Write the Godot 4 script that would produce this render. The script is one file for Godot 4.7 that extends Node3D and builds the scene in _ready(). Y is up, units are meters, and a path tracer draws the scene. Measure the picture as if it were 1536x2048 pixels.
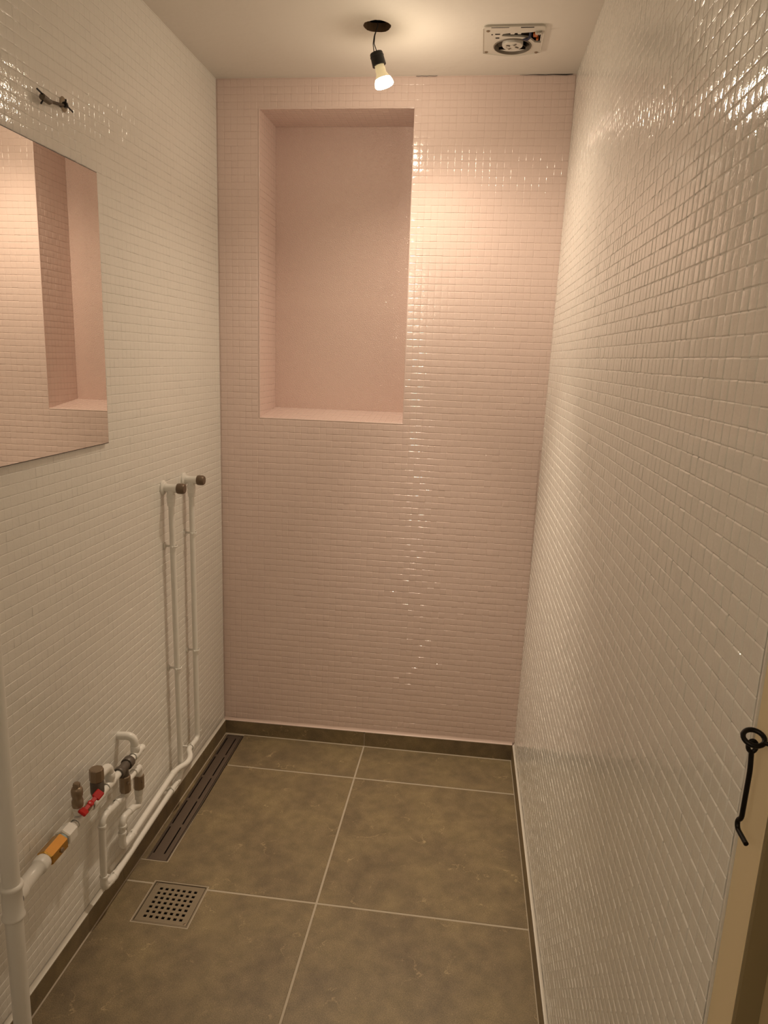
extends Node3D
# A small wet room with painted mosaic walls, seen from its doorway.
# x runs to the right, y up, z towards the viewer; the back wall is the plane z = 0, the left wall x = 0.

const H := 2.273            # ceiling height
const ROOM := 1.861         # where the side walls end at the doorway
const PITCH := 0.0219       # mosaic pitch
const RISE := 0.0011        # how far a mosaic tile stands proud
const CAM := Vector3(0.8876, 1.4228, 2.4727)
const FOCAL := 1463.1       # focal length in pixels of the 1536 x 2048 frame

var cam_basis: Basis
var rng := RandomNumberGenerator.new()
var m := {}                 # materials


# ------------------------------------------------------------------ mesh builder
class MB:
	var v := PackedVector3Array()
	var n := PackedVector3Array()
	var t := PackedVector2Array()
	var i := PackedInt32Array()
	var xf := Transform3D()

	func vert(p: Vector3, nn: Vector3, uv := Vector2.ZERO) -> int:
		v.append(xf * p)
		n.append((xf.basis * nn).normalized())
		t.append(uv)
		return v.size() - 1

	func tri(a: int, b: int, c: int) -> void:      # counter-clockwise from the front
		i.append(a); i.append(c); i.append(b)

	func face(pts: Array, uvs: Array = []) -> void: # flat convex polygon, counter-clockwise from the front
		var nn: Vector3 = (pts[1] - pts[0]).cross(pts[2] - pts[0]).normalized()
		var k: Array = []
		for q in pts.size():
			k.append(vert(pts[q], nn, uvs[q] if uvs.size() else Vector2.ZERO))
		for q in range(1, pts.size() - 1):
			tri(k[0], k[q], k[q + 1])

	func face_out(pts: Array, center: Vector3) -> void:
		var mid := Vector3.ZERO
		for p in pts: mid += p
		mid /= pts.size()
		var nn: Vector3 = (pts[1] - pts[0]).cross(pts[2] - pts[0])
		if nn.dot(mid - center) < 0.0:
			pts.reverse()
		face(pts)

	func box(c: Vector3, s: Vector3, b := 0.0) -> void:
		var h := s * 0.5
		b = minf(b, minf(h.x, minf(h.y, h.z)) * 0.9)
		if b <= 0.0:
			for ax in 3:
				for sg in [-1.0, 1.0]:
					var pts: Array = []
					for q in [[-1, -1], [1, -1], [1, 1], [-1, 1]]:
						var p := Vector3.ZERO
						p[ax] = sg * h[ax]; p[(ax + 1) % 3] = q[0] * h[(ax + 1) % 3]; p[(ax + 2) % 3] = q[1] * h[(ax + 2) % 3]
						pts.append(c + p)
					face_out(pts, c)
			return
		var at := func(sx: float, sy: float, sz: float, ax: int) -> Vector3:
			var p := Vector3(sx * (h.x - b), sy * (h.y - b), sz * (h.z - b))
			p[ax] = [sx, sy, sz][ax] * h[ax]
			return c + p
		for ax in 3:
			for sg in [-1.0, 1.0]:
				var pts: Array = []
				for q in [[-1.0, -1.0], [1.0, -1.0], [1.0, 1.0], [-1.0, 1.0]]:
					var s3 := [0.0, 0.0, 0.0]
					s3[ax] = sg; s3[(ax + 1) % 3] = q[0]; s3[(ax + 2) % 3] = q[1]
					pts.append(at.call(s3[0], s3[1], s3[2], ax))
				face_out(pts, c)
			for q in [[-1.0, -1.0], [1.0, -1.0], [1.0, 1.0], [-1.0, 1.0]]:  # edges along ax
				var a1 := (ax + 1) % 3
				var a2 := (ax + 2) % 3
				var lo := [0.0, 0.0, 0.0]
				lo[ax] = -1.0; lo[a1] = q[0]; lo[a2] = q[1]
				var hi := lo.duplicate()
				hi[ax] = 1.0
				face_out([at.call(lo[0], lo[1], lo[2], a1), at.call(hi[0], hi[1], hi[2], a1), at.call(hi[0], hi[1], hi[2], a2), at.call(lo[0], lo[1], lo[2], a2)], c)
		for sx in [-1.0, 1.0]:
			for sy in [-1.0, 1.0]:
				for sz in [-1.0, 1.0]:
					face_out([at.call(sx, sy, sz, 0), at.call(sx, sy, sz, 1), at.call(sx, sy, sz, 2)], c)

	func lathe(prof: Array, where: Transform3D, seg := 20, crease := 0.75, poly := false) -> void:
		# prof: Vector2(radius, height along y of «where»); normals are shared where the profile turns gently
		var cnt := prof.size()
		var nn: Array = []
		for q in cnt - 1:
			var d: Vector2 = (prof[q + 1] - prof[q]).normalized()
			nn.append(Vector2(d.y, -d.x))
		for q in cnt - 1:
			if (prof[q + 1] - prof[q]).length() < 1e-7: continue
			var na: Vector2 = nn[q]
			var nb: Vector2 = nn[q]
			if q > 0 and nn[q - 1].dot(nn[q]) > crease: na = (nn[q - 1] + nn[q]).normalized()
			if q < cnt - 2 and nn[q + 1].dot(nn[q]) > crease: nb = (nn[q + 1] + nn[q]).normalized()
			var a0 := -1
			var b0 := -1
			if poly:
				for k in seg:
					var d0 := Vector3(cos(TAU * k / seg), 0, sin(TAU * k / seg))
					var d1 := Vector3(cos(TAU * (k + 1) / seg), 0, sin(TAU * (k + 1) / seg))
					var dm := (d0 + d1).normalized()
					var n0: Vector3 = where.basis * (dm * nn[q].x + Vector3.UP * nn[q].y)
					var w := [vert(where * (d0 * prof[q].x + Vector3.UP * prof[q].y), n0), vert(where * (d0 * prof[q + 1].x + Vector3.UP * prof[q + 1].y), n0), vert(where * (d1 * prof[q + 1].x + Vector3.UP * prof[q + 1].y), n0), vert(where * (d1 * prof[q].x + Vector3.UP * prof[q].y), n0)]
					tri(w[0], w[1], w[2]); tri(w[0], w[2], w[3])
				continue
			for k in seg + 1:
				var d := Vector3(cos(TAU * k / seg), 0, sin(TAU * k / seg))
				var a := vert(where * (d * prof[q].x + Vector3.UP * prof[q].y), where.basis * (d * na.x + Vector3.UP * na.y))
				var b := vert(where * (d * prof[q + 1].x + Vector3.UP * prof[q + 1].y), where.basis * (d * nb.x + Vector3.UP * nb.y))
				if k > 0:
					tri(a0, b0, b); tri(a0, b, a)
				a0 = a; b0 = b

	func tube(pts: Array, r, seg := 14, caps := true) -> void:  # r: one radius or one per point
		var cnt := pts.size()
		var side := Vector3.ZERO
		var rows: Array = []
		for q in cnt:
			var d: Vector3 = (pts[mini(q + 1, cnt - 1)] - pts[maxi(q - 1, 0)]).normalized()
			if side == Vector3.ZERO:
				side = d.cross(Vector3.UP if absf(d.y) < 0.9 else Vector3.RIGHT).normalized()
			side = (side - d * side.dot(d)).normalized()
			var up := d.cross(side)
			var rad: float = r[q] if r is Array else r
			var row := PackedInt32Array()
			for k in seg + 1:
				var o: Vector3 = side * cos(TAU * k / seg) + up * sin(TAU * k / seg)
				row.append(vert(pts[q] + o * rad, o))
			rows.append(row)
			if caps and (q == 0 or q == cnt - 1):
				var fan: Array = []
				for k in seg:
					fan.append(pts[q] + (side * cos(TAU * k / seg) + up * sin(TAU * k / seg)) * rad)
				face_out(fan, pts[q] - (d if q else -d))
		for q in cnt - 1:
			for k in seg:
				tri(rows[q][k], rows[q + 1][k + 1], rows[q + 1][k])
				tri(rows[q][k], rows[q][k + 1], rows[q + 1][k + 1])

	# A slab in the plane of «where»'s x and y with its face at z = 0, cut along us and vs; skip holds Vector2i cells that are open.
	func plate(us: Array, vs: Array, skip: Array, thick: float, where: Transform3D) -> void:
		var old := xf
		xf = old * where
		for a in us.size() - 1:
			for b in vs.size() - 1:
				var open := Vector2i(a, b) in skip
				var u0: float = us[a]; var u1: float = us[a + 1]; var v0: float = vs[b]; var v1: float = vs[b + 1]
				if not open:
					face([Vector3(u0, v0, 0), Vector3(u1, v0, 0), Vector3(u1, v1, 0), Vector3(u0, v1, 0)], [Vector2(u0, v0), Vector2(u1, v0), Vector2(u1, v1), Vector2(u0, v1)])
					face([Vector3(u0, v1, -thick), Vector3(u1, v1, -thick), Vector3(u1, v0, -thick), Vector3(u0, v0, -thick)])
					for e in [[-1, 0, u0, v1, u0, v0], [1, 0, u1, v0, u1, v1], [0, -1, u0, v0, u1, v0], [0, 1, u1, v1, u0, v1]]:
						var other := Vector2i(a + e[0], b + e[1])
						var outside: bool = other.x < 0 or other.y < 0 or other.x >= us.size() - 1 or other.y >= vs.size() - 1
						if outside or other in skip:
							face([Vector3(e[2], e[3], 0), Vector3(e[2], e[3], -thick), Vector3(e[4], e[5], -thick), Vector3(e[4], e[5], 0)])
		xf = old

	func mesh() -> ArrayMesh:
		var a := []
		a.resize(Mesh.ARRAY_MAX)
		a[Mesh.ARRAY_VERTEX] = v; a[Mesh.ARRAY_NORMAL] = n; a[Mesh.ARRAY_TEX_UV] = t; a[Mesh.ARRAY_INDEX] = i
		var am := ArrayMesh.new()
		am.add_surface_from_arrays(Mesh.PRIMITIVE_TRIANGLES, a)
		return am


# ------------------------------------------------------------------ scene helpers
func obj(called: String, b, mat: Material, parent: Node = null, at := Transform3D()) -> MeshInstance3D:
	var o := MeshInstance3D.new()
	o.name = called
	o.mesh = b.mesh() if b is MB else b
	o.material_override = mat
	o.transform = at
	(parent if parent else self).add_child(o, true)
	return o


func thing(called: String, label: String, category: String, at := Transform3D()) -> Node3D:
	var o := Node3D.new()
	o.name = called
	o.transform = at
	add_child(o, true)
	tag(o, label, category)
	return o


func tag(o: Node, label: String, category: String, group := "", kind := "") -> void:
	o.set_meta("label", label)
	o.set_meta("category", category)
	if group: o.set_meta("group", group)
	if kind: o.set_meta("kind", kind)


func structure(o: Node, label: String, category: String) -> void:
	tag(o, label, category, "", "structure")


func along(p: Vector3, dir: Vector3) -> Transform3D:   # a frame at p whose y axis points along dir
	var y := dir.normalized()
	var x := y.cross(Vector3.UP if absf(y.y) < 0.9 else Vector3.RIGHT).normalized()
	return Transform3D(Basis(x, y, x.cross(y)), p)


func bend(pts: Array, rad: float, steps := 6) -> Array:  # rounds the corners of a polyline
	var out: Array = [pts[0]]
	for q in range(1, pts.size() - 1):
		var p: Vector3 = pts[q]
		var a: Vector3 = pts[q - 1] - p
		var b: Vector3 = pts[q + 1] - p
		var r := minf(rad, minf(a.length(), b.length()) * 0.49)
		var p0 := p + a.normalized() * r
		var p2 := p + b.normalized() * r
		for k in steps + 1:
			var s := float(k) / steps
			out.append(p0.lerp(p, s).lerp(p.lerp(p2, s), s))
	out.append(pts[-1])
	return out


func collar(b: MB, p: Vector3, dir: Vector3, r: float, l: float) -> void:  # a fitting sleeve with rounded rims
	b.lathe([Vector2(r * 0.8, -l / 2), Vector2(r * 0.95, -l / 2), Vector2(r, -l / 2 + 0.001), Vector2(r, l / 2 - 0.001), Vector2(r * 0.95, l / 2), Vector2(r * 0.8, l / 2)], along(p, dir), 16)


func hexnut(b: MB, p: Vector3, dir: Vector3, r: float, l: float, sides := 6, turn := 0.0) -> void:
	var w := along(p, dir)
	w.basis = w.basis * Basis(Vector3.UP, turn)
	var c := r * 0.12
	b.lathe([Vector2(0.0001, -l / 2), Vector2(r - c, -l / 2), Vector2(r, -l / 2 + c), Vector2(r, l / 2 - c), Vector2(r - c, l / 2), Vector2(0.0001, l / 2)], w, sides, 0.75, true)


func px(p: Vector3) -> Vector2:   # where a point of the scene lands in the frame
	var q := (p - CAM) * cam_basis
	if q.z > -0.05: return Vector2(-9999, -9999)
	return Vector2(768.0 + FOCAL * q.x / -q.z, 1024.0 - FOCAL * q.y / -q.z)


# ------------------------------------------------------------------ materials
func mat(color: Color, rough: float, metal := 0.0, spec := 0.5) -> StandardMaterial3D:
	var s := StandardMaterial3D.new()
	s.albedo_color = color
	s.roughness = rough
	s.metallic = metal
	s.metallic_specular = spec
	return s


func noise(freq: float, sd: int, oct := 4, type := FastNoiseLite.TYPE_SIMPLEX_SMOOTH) -> FastNoiseLite:
	var f := FastNoiseLite.new()
	f.noise_type = type
	f.frequency = freq
	f.seed = sd
	f.fractal_octaves = oct
	return f


func bumps(s: StandardMaterial3D, freq: float, sd: int, strength: float, scale: float, oct := 3, side := 512) -> void:
	var im := noise(freq, sd, oct).get_seamless_image(side, side)
	im.convert(Image.FORMAT_RGBA8)
	var big := Image.create_empty(side + 16, side + 16, false, Image.FORMAT_RGBA8)   # wrapped round, so that the relief has no seam
	for a in [-1, 0, 1]:
		for c in [-1, 0, 1]:
			big.blit_rect(im, Rect2i(0, 0, side, side), Vector2i(8 + side * a, 8 + side * c))
	big.bump_map_to_normal_map(strength)
	im = big.get_region(Rect2i(8, 8, side, side))
	s.normal_enabled = true
	s.normal_texture = ImageTexture.create_from_image(im)
	s.uv1_triplanar = true
	s.uv1_world_triplanar = true
	s.uv1_scale = Vector3.ONE * scale


func stone_textures() -> Array:
	# a slate-like porcelain: broad clouds, drifting streaks, fine speckle, a few pale hair veins and pits
	var size := 1024
	var big := noise(0.0045, 11, 5).get_seamless_image(size, size).get_data()
	var mid := noise(0.02, 12, 5).get_seamless_image(size, size).get_data()
	var fine := noise(0.42, 13, 2).get_seamless_image(size, size).get_data()
	var vf := noise(0.0052, 14, 4)
	vf.domain_warp_enabled = true
	vf.domain_warp_amplitude = 38.0
	vf.domain_warp_frequency = 0.014
	var vein := vf.get_seamless_image(size, size).get_data()
	var patch := noise(0.008, 16, 2).get_seamless_image(size, size).get_data()
	var spot := noise(0.07, 15, 2, FastNoiseLite.TYPE_CELLULAR).get_seamless_image(size, size).get_data()
	var col := PackedByteArray()
	col.resize(size * size * 3)
	var rou := PackedByteArray()
	rou.resize(size * size)
	for k in size * size:
		var b := big[k] / 255.0 - 0.5
		var md := mid[k] / 255.0 - 0.5
		var f := fine[k] / 255.0 - 0.5
		var ve := maxf(0.0, 1.0 - absf(vein[k] - 121.0) / 2.6) * clampf((patch[k] / 255.0 - 0.56) * 7.0, 0.0, 1.0)
		var pit := 1.0 if spot[k] < 26 and md > 0.06 else 0.0
		var g := 0.5 + b * 0.09 + md * 0.10 + f * 0.26 + ve * 0.20 + pit * 0.10
		col[k * 3] = clampi(int((g * 0.93 + 0.005) * 255.0 * 1.08), 0, 255)
		col[k * 3 + 1] = clampi(int((g * 0.915) * 255.0 * 1.08), 0, 255)
		col[k * 3 + 2] = clampi(int((g * 0.885 - b * 0.03) * 255.0 * 1.08), 0, 255)
		rou[k] = clampi(int((0.50 + b * 0.15 + f * 0.18) * 255.0), 60, 255)
	return [ImageTexture.create_from_image(Image.create_from_data(size, size, false, Image.FORMAT_RGB8, col)), ImageTexture.create_from_image(Image.create_from_data(size, size, false, Image.FORMAT_L8, rou))]


func make_materials() -> void:
	m.white = mat(Color(0.945, 0.935, 0.91), 0.08, 0.0, 0.62)
	bumps(m.white, 0.05, 3, 0.45, 5.0)
	m.pink = mat(Color(0.915, 0.827, 0.797), 0.11, 0.0, 0.56)
	m.pink.normal_enabled = true
	m.pink.normal_texture = m.white.normal_texture
	m.pink.uv1_triplanar = true
	m.pink.uv1_world_triplanar = true
	m.pink.uv1_scale = Vector3.ONE * 5.0
	m.stipple = mat(Color(0.905, 0.80, 0.76), 0.12, 0.0, 0.6)
	bumps(m.stipple, 0.33, 5, 2.3, 0.9, 2, 1024)
	m.ceiling = mat(Color(0.92, 0.90, 0.87), 0.62)
	bumps(m.ceiling, 0.02, 7, 0.7, 1.6)
	m.enamel = mat(Color(0.935, 0.925, 0.90), 0.3)
	m.caulk = mat(Color(0.88, 0.86, 0.82), 0.4)
	m.caulk_pink = mat(Color(0.88, 0.79, 0.75), 0.4)
	var st := stone_textures()
	m.stone = mat(Color(0.98, 0.89, 0.71), 1.0)
	m.stone.albedo_texture = st[0]
	m.stone.roughness_texture = st[1]
	m.grout = mat(Color(0.70, 0.655, 0.585), 0.9)
	m.mirror = mat(Color(0.93, 0.92, 0.9), 0.0, 1.0)
	m.mirror_edge = mat(Color(0.16, 0.13, 0.1), 0.4)
	m.steel = mat(Color(0.60, 0.55, 0.47), 0.42, 0.55)
	m.dark_steel = mat(Color(0.50, 0.445, 0.40), 0.38, 0.6)
	m.black = mat(Color(0.02, 0.018, 0.016), 0.8)
	m.iron = mat(Color(0.085, 0.07, 0.06), 0.42, 0.5)
	m.brass = mat(Color(0.83, 0.66, 0.36), 0.16, 1.0)
	m.nickel = mat(Color(0.58, 0.51, 0.43), 0.36, 0.55)
	m.cap = mat(Color(0.44, 0.37, 0.30), 0.45, 0.3)
	m.gunmetal = mat(Color(0.40, 0.365, 0.33), 0.45, 0.3)
	m.red = mat(Color(0.70, 0.05, 0.03), 0.35)
	m.bakelite = mat(Color(0.055, 0.042, 0.036), 0.45)
	m.gasket = mat(Color(0.62, 0.68, 0.68), 0.5)
	m.plastic = mat(Color(0.84, 0.82, 0.78), 0.38)
	m.clear_grey = mat(Color(0.44, 0.40, 0.35), 0.5)
	m.gypsum = mat(Color(0.45, 0.36, 0.27), 0.95)
	m.cable = mat(Color(0.34, 0.29, 0.23), 0.6)
	m.wood = mat(Color(0.92, 0.85, 0.70), 0.5)
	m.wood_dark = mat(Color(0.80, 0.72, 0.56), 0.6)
	m.step_shade_tone = mat(Color(0.54, 0.48, 0.35), 0.7)  # darker wood tone standing in for shade on the post's step
	m.plaster = mat(Color(0.90, 0.885, 0.86), 0.7)
	m.filler = mat(Color(0.66, 0.60, 0.52), 0.9)
	m.orange = mat(Color(0.72, 0.36, 0.08), 0.4)
	m.blue = mat(Color(0.05, 0.08, 0.22), 0.4)
	m.board = mat(Color(0.34, 0.22, 0.13), 0.7)
	m.neck = mat(Color(0.9, 0.86, 0.72), 0.3)
	m.neck.emission_enabled = true
	m.neck.emission = Color(1.0, 0.88, 0.66)
	m.neck.emission_energy_multiplier = 0.42
	m.lens = mat(Color(0.95, 0.93, 0.88), 0.3)
	m.lens.emission_enabled = true
	m.lens.emission = Color(1.0, 0.93, 0.78)
	m.lens.emission_energy_multiplier = 25.0
	m.opal = mat(Color(0.95, 0.93, 0.88), 0.4)  # glowing surface of the added fill light in the hall
	m.opal.emission_enabled = true
	m.opal.emission = Color(1.0, 0.915, 0.805)
	m.opal.emission_energy_multiplier = 0.8
	m.copper = mat(Color(0.5, 0.27, 0.14), 0.4, 0.9)


# ------------------------------------------------------------------ mosaic
func tile_mesh(side := 1.0) -> ArrayMesh:   # side: how open the upright joints are next to the level ones
	var b := MB.new()
	var h := PITCH * 0.5
	var pos := [-h - 0.0004, -h + 0.0008, -h + 0.0018, h - 0.0018, h - 0.0008, h + 0.0004]
	var lean := [-0.25, -1.0, -0.04, 0.04, 1.0, 0.25]
	var up := [0.0, 0.45, 1.0, 1.0, 0.45, 0.0]
	var id: Array = []
	for a in 6:
		for c in 6:
			id.append(b.vert(Vector3(pos[a], pos[c], (minf(1.0 - (1.0 - up[a]) * side, up[c]) - 1.0) * RISE), Vector3(lean[a] * side, lean[c], 1.0)))
	for a in 5:
		for c in 5:
			b.tri(id[a * 6 + c], id[(a + 1) * 6 + c], id[(a + 1) * 6 + c + 1])
			b.tri(id[a * 6 + c], id[(a + 1) * 6 + c + 1], id[a * 6 + c + 1])
	return b.mesh()


# Lays tiles on «parent» over u0..u1, v0..v1 in the plane of «frame» (given in the parent's space), leaving out where hide(u, v) says so.
func lay(parent: Node3D, tm: ArrayMesh, mt: Material, frame: Transform3D, u0: float, u1: float, v0: float, v1: float, hide: Callable, singles: int, unseen: Callable, wobble := 1.0) -> void:
	var nu := int(round((u1 - u0) / PITCH))
	var nv := int(round((v1 - v0) / PITCH))
	var pu := (u1 - u0) / nu
	var pv := (v1 - v0) / nv
	var all: Array = []
	var world := parent.transform * frame
	for a in nu:
		for c in nv:
			var u := u0 + (a + 0.5) * pu
			var v := v0 + (c + 0.5) * pv
			var j := [rng.randf_range(-1, 1), rng.randf_range(-1, 1), rng.randf_range(-1, 1), rng.randf_range(-1, 1), rng.randf_range(-1, 1), rng.randf()]
			if hide.call(u, v): continue
			# sheets of 15 x 15 tiles sit a hair apart from one another
			var sheet := sin(float(a / 15) * 7.3 + float(c / 15) * 3.1) * 0.00025
			var bs := Basis.from_euler(Vector3(j[0] * 0.010, j[1] * 0.010 * wobble, j[2] * 0.012) * wobble).scaled(Vector3(pu / PITCH, pv / PITCH, 1.0 + j[4] * 0.45))
			var xf := frame * Transform3D(bs, Vector3(u + j[3] * 0.00022, v + j[2] * 0.00022 + sheet, j[4] * 0.00022 * wobble))
			var area := 0.0
			if singles > 0 and not unseen.call(u, v):
				var p0 := px(world * Vector3(u, v, 0))
				if p0.x > 4 and p0.y > 4 and p0.x < 1532 and p0.y < 2044:
					var pa := px(world * Vector3(u + pu, v, 0)) - p0
					var pb := px(world * Vector3(u, v + pv, 0)) - p0
					area = absf(pa.cross(pb))
			all.append([area, xf])
	if singles > 0:
		all.sort_custom(func(x, y): return x[0] > y[0])
		for k in mini(singles, all.size()):
			if all[k][0] <= 0.0:
				singles = k
				break
			obj("mosaic_tile", tm, mt, parent, all[k][1])
		singles = mini(singles, all.size())
	var mm := MultiMesh.new()
	mm.transform_format = MultiMesh.TRANSFORM_3D
	mm.mesh = tm
	mm.instance_count = all.size() - singles
	for k in range(singles, all.size()):
		mm.set_instance_transform(k - singles, all[k][1])
	if mm.instance_count == 0: return
	var mi := MultiMeshInstance3D.new()
	mi.name = "mosaic_tiles"
	mi.multimesh = mm
	mi.material_override = mt
	mi.set_meta("kind", "stuff")
	parent.add_child(mi, true)


# ------------------------------------------------------------------ main
func _ready() -> void:
	rng.seed = 4711
	# camera
	cam_basis = Basis(Vector3(0.99123, 0.03284, -0.12814), Vector3(-0.05804, 0.97778, -0.20145), Vector3(0.11868, 0.20713, 0.97109)).orthonormalized()
	var cam := Camera3D.new()
	cam.name = "camera"
	cam.transform = Transform3D(cam_basis, CAM)
	cam.fov = rad_to_deg(2.0 * atan(1024.0 / FOCAL))
	cam.near = 0.02
	cam.current = true
	add_child(cam)
	# surroundings and exposure
	var we := WorldEnvironment.new()
	we.name = "surroundings"
	var env := Environment.new()
	env.background_mode = Environment.BG_COLOR
	env.background_color = Color(0, 0, 0)
	env.tonemap_mode = Environment.TONE_MAPPER_LINEAR
	env.tonemap_exposure = 1.03
	env.sdfgi_enabled = true
	env.ssao_enabled = true
	env.ssil_enabled = true
	we.environment = env
	add_child(we)
	make_materials()
	hanging_bulb()
	fill_lamp()
	room()
	baseboards()
	doorway()
	drains()
	mirror()
	riser()
	supply()
	shower_pipes()
	fan()
	cable_stub()
	hook()


# ------------------------------------------------------------------ the lamp
func hanging_bulb() -> void:
	var top := Vector3(0.5640, 2.2145, 0.340)
	var face := Vector3(0.5880, 2.139, 0.335)
	var ax := (face - top).normalized()
	var t := thing("hanging_bulb", "lit reflector bulb in a dark socket hanging by two wires from the ceiling hole", "light bulb", Transform3D(Basis(), Vector3(0.566, H, 0.336)))
	var o: Vector3 = t.transform.origin
	# wires
	for k in 2:
		var b := MB.new()
		var s := -0.0014 + 0.0028 * k
		var pts: Array = []
		var ctl := [Vector3(0.567, 2.310, 0.352), Vector3(0.5665, 2.280, 0.335), Vector3(0.5575 + s * 0.5, 2.258, 0.330), Vector3(0.5560 + s, 2.238, 0.332), Vector3(0.5630 + s * 3.0, 2.2135, 0.338)]
		var cv := Curve3D.new()
		for q in ctl.size():
			var tan: Vector3 = (ctl[mini(q + 1, 4)] - ctl[maxi(q - 1, 0)]) * 0.17
			cv.add_point(ctl[q] - o, -tan, tan)
		for q in 25:
			pts.append(cv.sample_baked(cv.get_baked_length() * q / 24.0))
		b.tube(pts, 0.0012, 8)
		obj("wire", b, m.bakelite, t)
	# socket
	var sb := MB.new()
	sb.lathe([Vector2(0.0001, 0.0), Vector2(0.012, 0.0), Vector2(0.0165, 0.0015), Vector2(0.0175, 0.004), Vector2(0.0180, 0.020), Vector2(0.0185, 0.033), Vector2(0.0165, 0.034), Vector2(0.014, 0.0335)], along(top - o, ax), 24)
	sb.lathe([Vector2(0.0178, 0.0095), Vector2(0.0186, 0.010), Vector2(0.0186, 0.0115), Vector2(0.0180, 0.012)], along(top - o, ax), 24)
	obj("lamp_socket", sb, m.bakelite, t)
	# glass
	var gl := MB.new()
	gl.lathe([Vector2(0.0128, 0.030), Vector2(0.0130, 0.042), Vector2(0.0138, 0.043), Vector2(0.0138, 0.046), Vector2(0.0134, 0.047), Vector2(0.0142, 0.053), Vector2(0.0178, 0.060), Vector2(0.0212, 0.0665)], along(top - o, ax), 28)
	obj("bulb_neck", gl, m.neck, t)
	var le := MB.new()
	le.lathe([Vector2(0.0212, 0.0665), Vector2(0.0240, 0.0735), Vector2(0.0255, 0.0800), Vector2(0.0252, 0.0828), Vector2(0.0235, 0.0845), Vector2(0.015, 0.0866), Vector2(0.007, 0.0876), Vector2(0.0001, 0.0880)], along(top - o, ax), 28)
	obj("bulb_glass", le, m.lens, t)
	# its light: a wide beam from the face and a glow through the glass
	var at := top + ax * 0.1
	var sp := SpotLight3D.new()
	sp.name = "bulb_beam"
	sp.light_color = Color(1.0, 0.915, 0.805)
	sp.light_energy = 0.46
	sp.light_size = 0.022
	sp.spot_angle = 83.0
	sp.spot_angle_attenuation = 1.0
	sp.spot_range = 8.0
	sp.spot_attenuation = 2.0
	sp.shadow_enabled = true
	sp.transform = Transform3D(Basis.looking_at(Vector3(0.24, -1.0, 0.08).normalized(), Vector3.RIGHT), at)
	add_child(sp)
	var core: SpotLight3D = sp.duplicate()   # the reflector gathers part of the light around its axis
	core.name = "bulb_core"
	core.light_energy = 1.6
	core.spot_angle = 32.0
	core.transform = Transform3D(Basis.looking_at(Vector3(0.10, -1.0, 0.16).normalized(), Vector3.RIGHT), at)
	add_child(core)
	var om := OmniLight3D.new()
	om.name = "bulb_glow"
	om.light_color = Color(1.0, 0.915, 0.805)
	om.light_energy = 0.05
	om.light_size = 0.022
	om.omni_range = 8.0
	om.omni_attenuation = 2.0
	om.shadow_enabled = true
	om.position = at
	add_child(om)


func fill_lamp() -> void:
	# added fill light for the near walls, shaped as a globe behind the viewer
	var p := Vector3(0.16, 1.93, 3.36)
	var t := thing("fill_lamp", "added fill lamp, a round globe out of view in the hall behind the doorway", "lamp", Transform3D(Basis(), p))
	var b := MB.new()
	b.lathe([Vector2(0.075, 0.0), Vector2(0.075, 0.012), Vector2(0.05, 0.02), Vector2(0.045, 0.035)], along(Vector3(0, 0, 0.12), Vector3(0, 0, -1)), 28)
	obj("fill_lamp_plate", b, m.enamel, t)
	b = MB.new()
	var prof: Array = []
	for k in 15:
		var a := lerpf(-PI / 2, PI / 2, k / 14.0)
		prof.append(Vector2(maxf(0.0001, cos(a) * 0.095), sin(a) * 0.095))
	b.lathe(prof, along(Vector3.ZERO, Vector3(0, 0, -1)), 28, 0.3)
	obj("fill_globe", b, m.opal, t)
	var om := OmniLight3D.new()
	om.name = "fill_lamp_light"
	om.light_color = Color(1.0, 0.915, 0.805)
	om.light_energy = 0.2
	om.light_size = 0.1
	om.omni_range = 9.0
	om.omni_attenuation = 2.0
	om.shadow_enabled = true
	om.position = p + Vector3(0, 0, -0.02)
	add_child(om)


# ------------------------------------------------------------------ shell
const WALL_LEFT := Transform3D(Vector3(0, 0, -1), Vector3(0, 1, 0), Vector3(1, 0, 0), Vector3(0, 0, 0))
const NICHE := Rect2(0.140, 1.203, 0.500, 0.984)
const NICHE_D := 0.20
const SKEW := 0.0135        # the channel is not quite parallel to the wall
const CHANNEL := Rect2(0.0165, 0.017, 0.0615, 0.714)    # x, z, width, length
const SQUARE := Rect2(0.0895, 0.810, 0.148, 0.147)


func right_frame() -> Transform3D:
	var nn := Vector3(-1.0, 0.0149, 0.0167).normalized()
	var vv := (Vector3.UP - nn * nn.y).normalized()
	return Transform3D(Basis(vv.cross(nn), vv, nn), Vector3(1.0894, 0, 0))


func no_hole(_u: float, _v: float) -> bool:
	return false


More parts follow.
